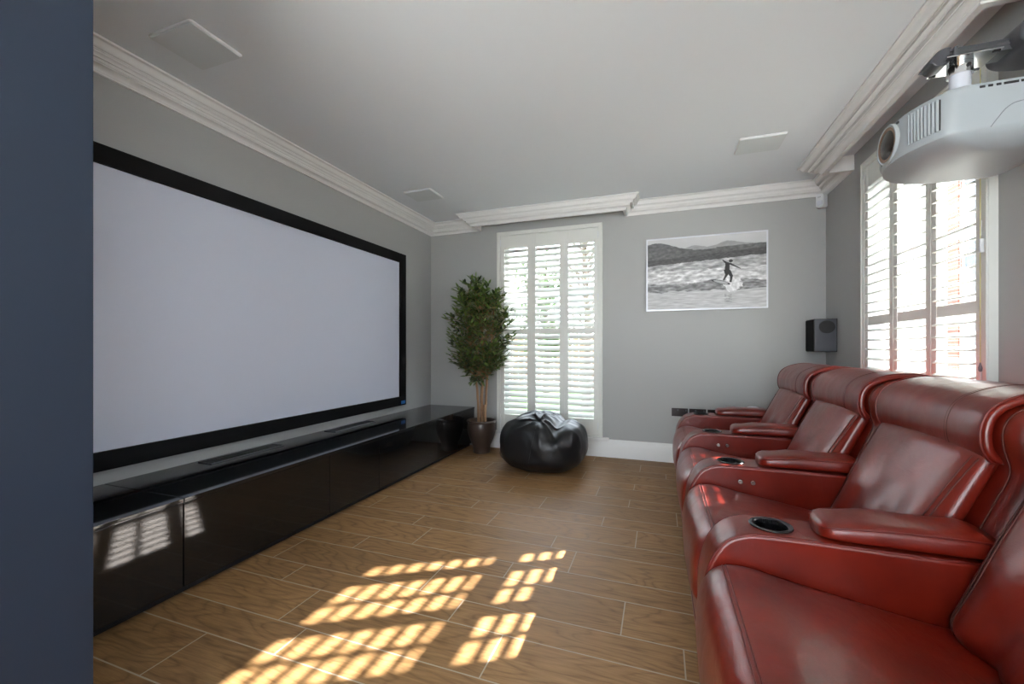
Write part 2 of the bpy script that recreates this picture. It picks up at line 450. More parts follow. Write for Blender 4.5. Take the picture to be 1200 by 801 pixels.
# ------------------------------------------------------------------ plantation shutters
def shutter(name, label, axis, a0, a1, tilt, low_tilt=None):
    root = thing(name, label, 'window shutter', ((a0+a1)/2, YB, .193) if axis == 'x' else (XR, (a0+a1)/2, .193), 'white plantation shutters')
    ox, oy, oz = root.location
    # local builder: u along the wall, d = distance into the room, z
    def P(u, d, z):
        return (u-ox, YB-d-oy, z-oz) if axis == 'x' else (XR-d-ox, u-oy, z-oz)
    def bx(mb, u0, u1, d0, d1, z0, z1, bev=.002):
        p, q = P(u0, d0, z0), P(u1, d1, z1)
        mb.box(min(p[0],q[0]), max(p[0],q[0]), min(p[1],q[1]), max(p[1],q[1]), min(p[2],q[2]), max(p[2],q[2]), bev=bev)
    z0, z1 = .197, 2.369
    fr = .040
    mb = MB()
    for u in ((a0, a0+fr), (a1-fr, a1)): bx(mb, u[0], u[1], .001, .034, z0, z1)
    bx(mb, a0+fr, a1-fr, .001, .034, z1-fr, z1); bx(mb, a0+fr, a1-fr, .001, .034, z0, z0+.018)
    # raised outer lip
    for u in ((a0, a0+.012), (a1-.012, a1)): bx(mb, u[0], u[1], .034, .042, z0, z1)
    bx(mb, a0+.012, a1-.012, .034, .042, z1-.012, z1)
    mb.build('frame', M['shutter'], root, smooth='auto')
    w = (a1-a0-2*fr)/3
    pz0, pz1 = z0+.020, z1-fr-.003
    st = .044
    mid0, mid1 = 1.252, 1.310
    bz, tz = .378, 2.185
    for k in range(3):
        u0 = a0+fr+k*w+.0015; u1 = u0+w-.003
        mb = MB()
        bx(mb, u0, u0+st, .002, .031, pz0, pz1, .004); bx(mb, u1-st, u1, .002, .031, pz0, pz1, .004)
        bx(mb, u0+st, u1-st, .004, .029, mid0, mid1); bx(mb, u0+st, u1-st, .004, .029, pz0, bz); bx(mb, u0+st, u1-st, .004, .029, tz, pz1)
        # rebated meeting strip on the front of the stile
        if k: bx(mb, u0-.006, u0+.006, .031, .034, pz0, pz1, .001)
        pn = mb.build('panel', M['shutter'], root, smooth='auto')
        mb = MB()
        for (za, zb, tl) in ((bz, mid0, low_tilt if low_tilt is not None else tilt), (mid1, tz, tilt)):
            n = 14
            for i in range(n):
                zc = za + (zb-za)*(i+.5)/n
                tt = math.radians(tl)
                rings = []
                for u in (u0+st+.001, u1-st-.001):
                    ring = []
                    for q in range(14):
                        a = 2*PI*q/14
                        e, h = .037*math.cos(a), (.0052 if axis == 'x' else .0068)*math.sin(a)
                        dd = .0165 - (e*math.cos(tt) - h*math.sin(tt))      # outer edge up
                        zz = zc + e*math.sin(tt) + h*math.cos(tt)
                        ring.append(P(u, dd, zz))
                    rings.append(ring)
                mb.loft(rings)
        mb.build('louvres', M['shutter'], pn, smooth='auto')
        if k in (0, 2):
            uu = u0+.001 if k == 0 else u1-.001
            for hz in (.31, .98, 1.62, 2.25):
                mb = MB(); bx(mb, uu-.006, uu+.006, .034, .040, hz-.034, hz+.034, .002)
                mb.build('hinge', M['white_plastic'], pn, smooth='auto')
    return root
shutter('plantation_shutter', 'white three panel window shutter on back wall behind the potted tree and bean bag', 'x', -1.695, -.552, 40)
shutter('plantation_shutter', 'white three panel window shutter on right wall above the red recliners', 'y', 2.348, 3.536, 17, 17)
# blind cord hanging beside the right shutter
t = thing('blind_cord', 'thin yellow blind cord hanging down the right edge of the right window shutter', 'cord', (1.300, 2.369, 1.01))
b = MB(); b.tube([(0,0,.02),(0.001,0.002,.6),(0,0,1.38)], .0016, 6); b.build('string', M['cord'], t, smooth=True)
b = MB(); b.lathe([(.002,-.014),(.006,-.010),(.007,.004),(.003,.020),(.002,.026)], n=12); b.build('toggle', M['groove'], t, smooth=True)
b = MB(); b.box(-.004,.0142,-.007,.007,.50,.56,bev=.003); b.build('cord_clip', M['white_plastic'], t, smooth='auto')

# ------------------------------------------------------------------ projection screen
t = thing('projection_screen', 'large white projection screen with wide black frame on left wall', 'screen', (XL, 2.4, .507))
sy0, sy1, sz0, sz1 = 1.05, 3.725, .513, 2.068
fw = .090
def loc(mb, x0,x1,y0,y1,z0,z1,bev=0): mb.box(x0-XL,x1-XL,y0-2.4,y1-2.4,z0-.507,z1-.507,bev=bev)
b = MB()
loc(b, XL+.002, XL+.045, sy0, sy0+fw, sz0, sz1); loc(b, XL+.002, XL+.045, sy1-fw, sy1, sz0, sz1)
loc(b, XL+.002, XL+.045, sy0+fw, sy1-fw, sz0, sz0+fw); loc(b, XL+.002, XL+.045, sy0+fw, sy1-fw, sz1-fw, sz1)
fo = b.build('frame', M['velvet'], t)
b = MB(); loc(b, XL+.004, XL+.022, sy0+fw, sy1-fw, sz0+fw, sz1-fw); b.build('screen_surface', M['screen'], t)
b = MB(); loc(b, XL+.045, XL+.047, sy1-.088, sy1-.016, sz0+.014, sz0+.046, .0008); bd = b.build('badge', M['blue_badge'], t); bd['label'] = 'small blue maker badge'

# ------------------------------------------------------------------ low media cabinets
def cabinet(label, y0, y1, joints, vents):
    t = thing('media_cabinet', label, 'cabinet', ((XL-1.97)/2, (y0+y1)/2, 0), 'gloss black media cabinets')
    ox, oy = t.location[0], t.location[1]
    def bx(mb, x0,x1,a,c,z0,z1,bev=0): mb.box(x0-ox,x1-ox,a-oy,c-oy,z0,z1,bev=bev)
    b = MB(); bx(b, XL+.003,-1.992, y0,y1,.05,.421); b.build('body', M['black'], t)
    b = MB(); bx(b, XL+.02,-2.03, y0,y1,0,.05); b.build('plinth', M['black'], t)
    b = MB(); bx(b, XL+.002,-1.968, y0,y1,.4215,.44,.0015); b.build('cabinet_top', M['black_top'], t, smooth='auto')
    e = [y0]+joints+[y1]
    for a, c in zip(e[:-1], e[1:]):
        b = MB(); bx(b, -1.9915,-1.972, a+.0015,c-.0015,.05,.419,.001); b.build('door', M['black_gloss'], t, smooth='auto')
    for a, c in vents:
        b = MB()
        xa, xb = -2.505, -2.405
        bx(b, xa,xb,a,c,.4401,.4412)
        v = b.build('vent_grille', M['spk_cab'], t)
        b = MB()
        bx(b, xa-.006,xa,a-.006,c+.006,.4401,.446); bx(b, xb,xb+.006,a-.006,c+.006,.4401,.446)
        bx(b, xa,xb,a-.006,a,.4401,.446); bx(b, xa,xb,c,c+.006,.4401,.446)
        n = int((c-a)/.022)
        for i in range(1, n): bx(b, xa,xb,a+(c-a)*i/n-.003,a+(c-a)*i/n+.003,.4412,.445)
        b.build('slats', M['grey_metal'], v)
    return t
cabinet('near black gloss low media cabinet beside navy partition', .575, 1.2375, [], [])
cabinet('long black gloss low media cabinet under the screen with top vent grilles', 1.2405, 4.275, [2.098, 2.589, 3.461], [(1.66,2.13),(2.62,3.10)])

# ------------------------------------------------------------------ ceiling speakers
for i, (cx, cy, lb) in enumerate([(-2.06,1.352,'nearest square ceiling speaker, above the screen near the navy partition'),
                                  (-2.072,3.37,'square ceiling speaker near the back left corner of the ceiling'),
                                  (.652,3.312,'square ceiling speaker on right side of ceiling near window pelmet')]):
    t = thing('ceiling_speaker', lb, 'speaker', (cx, cy, ZC-.014), 'flush ceiling speakers')
    def plate(w, d, r, z0, z1, ins):
        pts = []
        for (sx, sy, a0) in ((1,1,0),(-1,1,PI/2),(-1,-1,PI),(1,-1,3*PI/2)):
            for k in range(6):
                a = a0+PI/2*k/5
                pts.append((sx*(w-r)+r*math.cos(a), sy*(d-r)+r*math.sin(a)))
        mb = MB()
        mb.loft([[(x*(1-ins), y*(1-ins), z0) for x, y in pts], [(x, y, z0+.003) for x, y in pts], [(x, y, z1) for x, y in pts]])
        return mb
    plate(.142,.122,.012,.003,.0135,.015).build('bezel', M['white_plastic'], t, smooth='auto')
    plate(.137,.117,.010,0,.0028,.01).build('grille', M['spk_grille'], t, smooth='auto')

# ------------------------------------------------------------------ framed surf photograph
def picture():
    x0, x1, z0, z1 = -.128, .908, 1.459, 2.156
    t = thing('framed_picture', 'framed black and white photograph of a surfer on back wall', 'picture', ((x0+x1)/2, YB, z0))
    ox, oz = (x0+x1)/2, z0
    b = MB()
    W, Hh = x1-x0, z1-z0
    f = .012
    b.box(-W/2,-W/2+f,-.032,-.001,0,Hh); b.box(W/2-f,W/2,-.032,-.001,0,Hh)
    b.box(-W/2+f,W/2-f,-.032,-.001,0,f); b.box(-W/2+f,W/2-f,-.032,-.001,Hh-f,Hh)
    b.build('frame', M['frame_alu'], t)
    nx, nz = 340, 230
    me = bpy.data.meshes.new('print')
    vs, fs, cols = [], [], []
    for j in range(nz+1):
        for i in range(nx+1):
            u, v = i/nx, j/nz      # v up
            vs.append((-W/2+f+u*(W-2*f), -.026, f+v*(Hh-2*f)))
            cols.append(px(u, 1-v))
    for j in range(nz):
        for i in range(nx):
            a = j*(nx+1)+i
            fs.append((a, a+1, a+nx+2, a+nx+1))
    me.from_pydata(vs, [], fs)
    at = me.color_attributes.new('print', 'FLOAT_COLOR', 'POINT')
    for i, c in enumerate(cols): at.data[i].color = (c, c, c, 1)
    link('print', me, M['print'], t)
def lin(g): return srgb(g, g, g)[0]
def seg(px_, py_, a, c, ra, rb):
    ax, ay = a; cx, cy = c
    dx, dy = cx-ax, cy-ay
    t_ = max(0, min(1, ((px_-ax)*dx+(py_-ay)*dy)/(dx*dx+dy*dy+1e-9)))
    return math.hypot(px_-ax-dx*t_, py_-ay-dy*t_) < ra+(rb-ra)*t_
SURF = [((.690,.395),(.686,.50),.019,.022),   # torso
        ((.680,.385),(.652,.345),.012,.006),((.712,.40),(.752,.436),.012,.007),((.752,.436),(.792,.470),.008,.006), # arms
        ((.678,.49),(.684,.545),.020,.014),((.684,.545),(.660,.615),.013,.008), ((.700,.50),(.722,.570),.020,.015),((.722,.570),(.716,.648),.013,.009)]
def px(u, v):
    """grey value of the print; v runs downwards. mountains, breaking wave, surfer figure"""
    fb = lambda x, y, o=4: noise.fractal(Vector((x, y, 3.1)), 0.9, 2.0, o)
    asp = 1.52
    X = u*asp
    # sky and far hills
    g = 186+10*(1-v/.2)
    h2 = .17-.085*math.exp(-((u-.70)/.13)**2)-.03*math.exp(-((u-.93)/.12)**2)-.055*math.exp(-((u-.42)/.09)**2)
    h2 += .006*fb(u*22, 1.3)
    if v > h2: g = 148+8*fb(X*14, v*30)+55*max(0, v-.1)
    h1 = .165-.13*math.exp(-((u-.08)/.2)**2) if u < .4 else .165
    h1 = max(.035, h1)+.004*fb(u*30, 7)-(.05*max(0, u-.5))
    if u < .6: h1 = min(h1+.012, .18)
    if v > h1: g = 92+22*fb(X*16, v*34)+6*math.sin(u*9)
    sh = .29-.10*(u-.1)*1.0*(u > .1)
    if v > sh: g = 74+24*fb(X*20, v*70)
    w0 = .375-.085*u+.012*fb(u*14, 2)
    if v > w0:
        s = fb(X*8, v*22, 5)
        g = 164+60*s
        if v > .45+.02*fb(u*10, 9): g = 196+62*fb(X*10, v*26, 6)
        band = .63+.02*math.sin(u*7)+.02*fb(u*8, 4)
        if v > band:
            g = 118+42*fb(X*12, v*44, 5)+30*max(0, math.sin(v*60+fb(X*5, v*9)*4))
        if v > .75+.03*fb(u*6, 11): g = 184+26*fb(X*6, v*60, 5)
        if math.hypot((u-.73)*1.3, v-.68) < .10+.035*fb(X*24, v*24): g = max(g, 214+34*fb(X*30, v*30))
        if abs(u-.695) < .03 and .80 < v < .93: g -= 36*max(0, fb(X*30, v*60)+.4)
    # board and surfer
    bx_, by_ = (u-.635)*math.cos(.42)+(v-.645)*math.sin(.42), -(u-.635)*math.sin(.42)+(v-.645)*math.cos(.42)
    e = (bx_/.085)**2+(by_/.021)**2
    if e < 1: g = 170 if e < .6 else 50
    if any(seg(u, v*.68/.68, *s_) for s_ in [((a[0],a[1]),(c[0],c[1]),ra*.9,rb*.9) for a, c, ra, rb in SURF]): g = 26+10*noise.noise(Vector((u*60, v*60, 0)))
    if math.hypot((u-.717)*1.25, v-.362) < .021: g = 44
    return max(0, min(1, lin(max(0, min(255, g)))))
picture()

# ------------------------------------------------------------------ sockets
def socket(label, x0, x1, z0, z1, gang, kind='socket'):
    t = thing('wall_socket', label, 'socket', ((x0+x1)/2, YB, (z0+z1)/2), 'dark wall plates low on the back wall')
    w, h = (x1-x0)/2, (z1-z0)/2
    b = MB(); b.box(-w,w,-.010,-.001,-h,h,bev=.002); b.build('plate', M['socket'], t, smooth='auto')
    for g in range(gang):
        c = -w/2+g*w if gang == 2 else 0
        b = MB()
        for q in ((-.011,-.012),(.011,-.012),(0,.010)): b.box(c+q[0]-.003,c+q[0]+.003,-.0112,-.0102,q[1]-.005,q[1]+.005)
        b.build('outlet', M['cup'], t)
        b = MB(); b.box(c-.006+.02,c+.006+.02,-.0135,-.0102,h*.35,h*.35+.016,bev=.001)
        b.build('switch', M['dark_plastic'], t, smooth='auto')
    return t
socket('leftmost dark double socket on back wall beside the farthest recliner', .103, .247, .447, .525, 2)
socket('second dark double socket from the left on back wall', .259, .405, .447, .525, 2)
socket('third dark plate from the left in the low wall row', .418, .508, .447, .525, 1)
socket('fourth dark plate in the low row, partly hidden by the far armrest pad', .521, .613, .447, .525, 1)
t = socket('dark socket on back wall beside the farthest backrest', .966, 1.112, .612, .690, 2)

# ------------------------------------------------------------------ surround speaker + sensor
t = thing('wall_mounted_speaker', 'black box speaker with grey side on right wall in the back corner', 'speaker', (XR, 4.15, 1.07))
b = MB(); b.prism([(-.160,0),(-.001,0),(-.001,.268),(-.160,.268)], -.10, .10, bev=.003); b.build('cabinet', M['spk_cab'], t, smooth='auto')
b = MB(); b.box(-.157,-.008,-.104,-.1005,.004,.264,bev=.001); fp = b.build('side_panel', M['spk_front'], t, smooth='auto')
b = MB()
ring = []
for yy, s in ((-.1044,1.0),(-.1075,.97)):
    ring.append([(-.072+.056*s*math.cos(2*PI*k/40), yy, .202+.052*s*math.sin(2*PI*k/40)) for k in range(40)])
b.loft(ring); b.build('driver', M['spk_cab'], t, smooth='auto')
b = MB(); b.box(-.165,-.1605,-.094,.094,.006,.262,bev=.001); b.build('front_grille', M['velvet'], t, smooth='auto')

t = thing('motion_sensor', 'small pale motion sensor in the back right corner under the cornice', 'sensor', (1.322, 4.273, 2.30))
rot = Matrix.Rotation(math.radians(45), 4, 'Z')
def rotbuild(mb, name, m, par):
    bmesh.ops.transform(mb.bm, matrix=rot, verts=mb.bm.verts)
    return mb.build(name, m, par, smooth='auto')
def sens(y0, y1, w, z0, z1, r):
    pts = []
    for (sx, sz, a0) in ((1,1,0),(-1,1,PI/2),(-1,-1,PI),(1,-1,3*PI/2)):
        for k in range(6):
            a = a0+PI/2*k/5
            pts.append((sx*(w-r)+r*math.cos(a), (z0+z1)/2+sz*((z1-z0)/2-r)+r*math.sin(a)))
    mb = MB(); mb.loft([[(x*.9, y0, (z-(z0+z1)/2)*.93+(z0+z1)/2) for x, z in pts], [(x, y0+.012, z) for x, z in pts], [(x*1.0, y1, z) for x, z in pts]])
    return mb
# local -y faces the room before turning; body sits diagonally in the corner
rot = Matrix.Rotation(math.radians(-45), 4, 'Z')
rotbuild(sens(-.055,-.002,.033,0,.118,.02), 'housing', M['white_plastic'], t)
rotbuild(sens(-.060,-.054,.022,.02,.060,.008), 'lens_window', M['pale_pole'], t)
b = MB()
for k in range(3): b.box(-.013+k*.008,-.010+k*.008,-.0575,-.0535,.086,.094)
rotbuild(b, 'led_row', M['groove'], t)

# ------------------------------------------------------------------ potted tree
def plant():
    px_, py_ = -1.782, 4.045
    t = thing('potted_tree', 'leafy artificial tree in brown glazed pot between black cabinet and window', 'plant', (px_, py_, 0))
    b = MB()
    b.lathe([(.0,.0),(.086,.0),(.090,.006),(.088,.03),(.094,.075),(.118,.13),(.142,.20),(.150,.25),(.149,.29),(.145,.315),(.152,.325),(.158,.333),(.155,.342),(.143,.344),(.134,.335),(.130,.30),(.128,.285)], n=56, cap=False)
    b.build('pot', M['pot'], t, smooth='auto', recalc=True)
    b = MB()
    rings = [[(r*math.cos(2*PI*k/40), r*math.sin(2*PI*k/40), .300+.006*noise.noise(Vector((r*30*math.cos(2*PI*k/40), r*30*math.sin(2*PI*k/40), 0)))) for k in range(40)] for r in (.129,.09,.05,.01)]
    b.loft(rings); b.build('soil', M['soil'], t, smooth=True)
    cz, ch = 1.285, .57
    twigs = []
    canes = [[(-.025,-.01,.29),(-.035,-.02,.55),(-.06,-.02,.80),(-.10,-.04,1.1),(-.15,-.05,1.40),(-.16,-.04,1.62)],
             [(.015,-.015,.29),(.01,-.02,.55),(.03,-.03,.85),(.035,-.05,1.15),(.02,-.07,1.45),(.0,-.07,1.75)],
             [(.03,.012,.29),(.05,0,.55),(.075,-.01,.85),(.12,-.02,1.15),(.16,-.05,1.45),(.17,-.06,1.68)]]
    for i, c in enumerate(canes):
        pts = catmull(c, 6)
        pts = [p+Vector((.006*noise.noise(p*9), .006*noise.noise(p*9+Vector((5,0,0))), 0)) for p in pts]
        n = len(pts)
        b = MB(); b.tube(pts, [(.019 if i == 1 else .015)*(1-.62*k/n) for k in range(n)], 9)
        b.build('trunk', M['bark'], t, smooth=True)
    b = MB(); b.tube([(.045,-.03,.29),(.047,-.03,.40),(.048,-.03,.505)], .0155, 10); b.build('trunk', M['bark'], t, smooth=True)
    rnd = random.Random(11)
    # twigs reach from the canes to points on an egg-shaped crown, leaves alternate along them
    vs, fs, lf = [], [], []
    tw = MB()
    def leaf(p, d, L, Wd, shade):
        d = d.normalized()
        side = d.cross(Vector((rnd.uniform(-.5,.5), rnd.uniform(-.5,.5), 1)))
        if side.length < .1: side = d.cross(Vector((1,0,0)))
        side.normalize(); up = side.cross(d)
        base = len(vs)
        prof = [(0,0.04),(.25,.8),(.5,1),(.75,.7),(1,0.02)]
        for s_, w_ in prof:
            c = p+d*L*s_-up*L*.18*s_*s_
            vs.append(c-side*Wd*w_+up*Wd*.35*w_); vs.append(c); vs.append(c+side*Wd*w_+up*Wd*.35*w_)
        for k in range(4):
            a = base+3*k
            fs.append((a,a+1,a+4,a+3)); fs.append((a+1,a+2,a+5,a+4)); lf.extend([shade, shade])
    count = 0
    for i in range(255):
        # crown point
        while True:
            q = Vector((rnd.uniform(-1,1), rnd.uniform(-1,1), rnd.uniform(-1,1)))
            if .25 < q.length < 1: break
        q = q*(q.length**-.45)
        zz = q.z
        wr = 1.0-.22*max(0, -zz)**2
        tip = Vector((.395*q.x*wr-.005, .265*q.y*wr-.075, cz+ch*zz))
        if tip.z < .73: continue
        cn = canes[rnd.randrange(3)]
        hz = min(max(tip.z-.22, .80), 1.6)
        # nearest cane point at that height
        for k in range(len(cn)-1):
            if cn[k][2] <= hz <= cn[k+1][2]:
                f_ = (hz-cn[k][2])/(cn[k+1][2]-cn[k][2]); root = Vector(cn[k]).lerp(Vector(cn[k+1]), f_); break
        else: root = Vector(cn[-1])
        mid = root.lerp(tip, .55)+Vector((0,0,.02))
        pts = catmull([root, mid, tip], 4)
        tw.tube(pts, [.0035-.0025*k/len(pts) for k in range(len(pts))], 4)
        d0 = (tip-mid).normalized()
        nl = rnd.randint(8, 12)
        for k in range(nl):
            f_ = .30+.70*k/nl
            p = root.lerp(mid, f_*2) if f_ < .5 else mid.lerp(tip, (f_-.5)*2)
            a = rnd.uniform(0, 2*PI)
            o = Vector((math.cos(a), math.sin(a)*.8, rnd.uniform(-.25,.8)))
            dd = d0*.6+o*.9
            L = rnd.uniform(.05,.085)
            e_ = p+dd.normalized()*L*1.0
            if py_+max(p.y, e_.y) > 4.28: continue
            leaf(p, dd, L, rnd.uniform(.011,.017), rnd.random()**1.3)
        leaf(tip, d0+Vector((0,0,.4)), .06, .011, rnd.uniform(.5,1))
    tw.build('twigs', M['bark'], t, smooth=True)
    me = bpy.data.meshes.new('foliage'); me.from_pydata([tuple(v) for v in vs], [], fs)
    at = me.attributes.new('leaf', 'FLOAT', 'FACE')
    for i, s_ in enumerate(lf): at.data[i].value = s_
    link('foliage', me, M['leaf'], t, smooth=True)
plant()

# ------------------------------------------------------------------ bean bag
def beanbag():
    t = thing('bean_bag', 'slumped black leather bean bag on the floor below the back window', 'bean bag', (-1.02, 3.77, 0))
    NU, NV = 160, 90
    knot = Vector((.06,-.72,.68)).normalized()
    a1 = knot.cross(Vector((0,0,1))).normalized(); a2 = knot.cross(a1)
    rings = []
    for j in range(1, NV):
        th = PI*j/NV
        ring = []
        for i in range(NU):
            ph = 2*PI*i/NU
            d = Vector((math.sin(th)*math.cos(ph), math.sin(th)*math.sin(ph), math.cos(th)))
            # squat super-ellipsoid
            hx = .392; 
            e = 2.75
            k = (abs(d.x/hx)**e+abs(d.y/.395)**e+abs(d.z/.243)**e)**(-1/e)
            p = d*k
            dist = math.acos(max(-1, min(1, d.dot(knot))))
            ang = math.atan2(d.dot(a2), d.dot(a1))
            w = math.exp(-(dist/.62)**2)
            # folds radiating from the gathered knot
            fold = abs(math.sin(ang*3.5+1.4*noise.noise(d*2.3)+dist*1.3))
            ridge = (1-fold)**2.2
            off = .028*w*ridge*min(1, dist/.16)-.020*math.exp(-(dist/.12)**2)
            # long soft creases over the top
            cr = 1-abs(noise.noise(Vector((d.x*1.7+d.y*.9, d.y*2.4, d.z*1.1))))*2.6
            top = max(0, d.z)**.7 if d.z > 0 else 0
            off += .020*top*max(0, cr)**2
            off += .012*noise.noise(d*3.4)+.0015*noise.noise(d*9)
            p = p+d*off
            # saddle: left hump high, dip right of the middle, lower right hump
            z = p.z
            if z > 0:
                x = p.x
                lift = .030*math.exp(-((x+.08)/.17)**2)-.050*math.exp(-((x-.16)/.055)**2)-.008*math.exp(-((x-.25)/.1)**2)
                z += lift*min(1, z/.15)
            z = z+.218
            if z < .055:
                z = max(.0, .055*(z/.055)) if z > 0 else 0.0
            # foot tucked in
            s = 1-.09*max(0, (.12-z)/.12)**1.6
            ring.append((p.x*s, p.y*s, max(z, 0)))
        rings.append(ring)
    b = MB(); b.loft(rings)
    body = b.build('body', M['bean'], t, smooth=True)
    # seam piping from the knot down the front and a rear handle loop
    b = MB()
    pts = []
    for k in range(14):
        th = math.radians(62+5.4*k); ph = math.radians(-86-1.2*k)
        d = Vector((math.sin(th)*math.cos(ph), math.sin(th)*math.sin(ph), math.cos(th)))
        k2 = (abs(d.x/.405)**2.35+abs(d.y/.395)**2.35+abs(d.z/.25)**2.35)**(-1/2.35)
        pts.append(d*(k2+.004)+Vector((0,0,.226)))
    # follow the real surface
    from mathutils.bvhtree import BVHTree
    dg = BVHTree.FromPolygons([v.co for v in body.data.vertices], [p.vertices for p in body.data.polygons])
    q = []
    for p in pts:
        l_ = dg.find_nearest(p)[0]
        if l_ is not None and l_.z > .02: q.append(l_)
    b.tube(q, .0022, 6); b.build('seam', M['bean'], body, smooth=True)
    lp = []
    c = dg.find_nearest(Vector((-.34,-.22,.13)))
    n_ = c[1] if c[1].dot(Vector((-.8,-.5,0))) > 0 else -c[1]
    u_ = n_.cross(Vector((0,0,1))).normalized(); v_ = u_.cross(n_)
    b = MB(); 
    sq = [c[0]+u_*x+v_*z for x, z in ((-.035,-.02),(.035,-.02),(.028,.018),(.0,.036),(-.028,.018))]
    sq = [dg.find_nearest(p)[0] for p in sq]
    b.loft([[p+n_*.001 for p in sq], [p+n_*.007 for p in sq]])
    lb = b.build('patch', M['bean_label'], t, smooth='auto'); lb['label'] = 'brown patch'
beanbag()

# ------------------------------------------------------------------ recliners
def sp(v, e): return math.copysign(abs(v)**e, v)
class Pad:
    """upholstered pad lofted along a path in xz with a rounded cross-section in y"""
    def __init__(s, path, w, df, db, n, flip=1, nseg=5, ends=.9, wave=None):
        s.pts = catmull([(x, 0, z) for x, z in path], nseg)
        s.w, s.df, s.db, s.n, s.flip, s.ends, s.wave = w, df, db, n, flip, ends, wave
        s.N = len(s.pts)
        s.nm = []
        for i in range(s.N):
            d = (s.pts[min(i+1, s.N-1)]-s.pts[max(i-1, 0)]).normalized()
            s.nm.append(Vector((-d.z, 0, d.x))*flip)
        L = [0]
        for i in range(1, s.N): L.append(L[-1]+(s.pts[i]-s.pts[i-1]).length)
        s.L = [x/L[-1] for x in L]; s.len = L[-1]
    def f(s, v, t): return v(t) if callable(v) else v
    def endk(s, t):
        # thickness falls to zero at both ends over a short length -> rounded rolls
        r = s.ends/s.len
        a = min(t, 1-t)/r
        return math.sqrt(max(0.0, 1-(1-a)**2)) if a < 1 else 1.0
    def point(s, i, y, lift=0):
        t = s.L[i]; w = s.f(s.w, t)
        q = max(0, 1-abs(y/w)**s.n)**(1/s.n)
        off = s.f(s.df, t)*q*s.endk(t)+lift
        if s.wave: off += s.wave(t, y/w)*q
        return s.pts[i]+s.nm[i]*off+Vector((0, y, 0))
    def rings(s, M_=56):
        out = []
        for i in range(s.N):
            t = s.L[i]; w = s.f(s.w, t); ek = s.endk(t); df = s.f(s.df, t)*ek; db = s.f(s.db, t)*ek
            ring = []
            for k in range(M_):
                a = 2*PI*k/M_
                y = w*sp(math.cos(a), 2/s.n); q = sp(math.sin(a), 2/s.n)
                off = df*q if q > 0 else db*q
                if s.wave and q > 0: off += s.wave(t, y/w)*q
                ring.append(s.pts[i]+s.nm[i]*off+Vector((0, y, 0)))
            out.append(ring)
        return out
    def build(s, name, m, parent):
        b = MB(); b.loft(s.rings()); return b.build(name, m, parent, smooth=True)
    def seam(s, mb, y, r=.002, lift=.0008, a=0.0, z=1.0):
        yy = y if callable(y) else (lambda t: y)
        mb.tube([s.point(i, yy(s.L[i]), lift) for i in range(s.N) if a <= s.L[i] <= z], r, 6)

PITCH = .747
HWS = .2915            # half seat width
ARM_C = .3735; ARM_H = .0800
def arm_profile():
    front = catmull([(.135,0,.035),(.120,0,.16),(.114,0,.31),(.120,0,.41),(.140,0,.482),(.178,0,.540),(.235,0,.568),(.30,0,.573)], 4)
    pts = [(p.x, p.z) for p in front]+[(.45,.573),(.70,.571),(.768,.568),(.724,.42),(.724,.035)]
    return pts
ARM_TOP = .573
def cup_hole_arm(name, parent, cy):
    """arm body with a bored cup recess"""
    t = bmesh.new()
    b = MB(); b.prism(arm_profile(), cy-ARM_H+.001, cy+ARM_H-.001, bev=.013, seg=4)
    bmesh.ops.recalc_face_normals(b.bm, faces=b.bm.faces)
    bmesh.ops.remove_doubles(b.bm, verts=b.bm.verts, dist=1e-5)
    o = b.build(name, M['leather'], parent, recalc=False)
    c = MB(); c.lathe([(.0455,.495),(.0455,.62)], c=(.308, cy, 0), n=48)
    co = c.build('cutter')
    co.parent = parent
    md = o.modifiers.new('b', 'BOOLEAN'); md.operation = 'DIFFERENCE'; md.object = co; md.solver = 'EXACT'
    bpy.context.view_layer.update()
    ev = o.evaluated_get(bpy.context.evaluated_depsgraph_get())
    me = bpy.data.meshes.new_from_object(ev)
    o.modifiers.clear(); o.data = me
    bpy.data.objects.remove(co)
    for p in me.polygons: p.use_smooth = True
    me.set_sharp_from_angle(angle=math.radians(40))
    o.modifiers.new('even_normals', 'WEIGHTED_NORMAL').keep_sharp = True
    return o

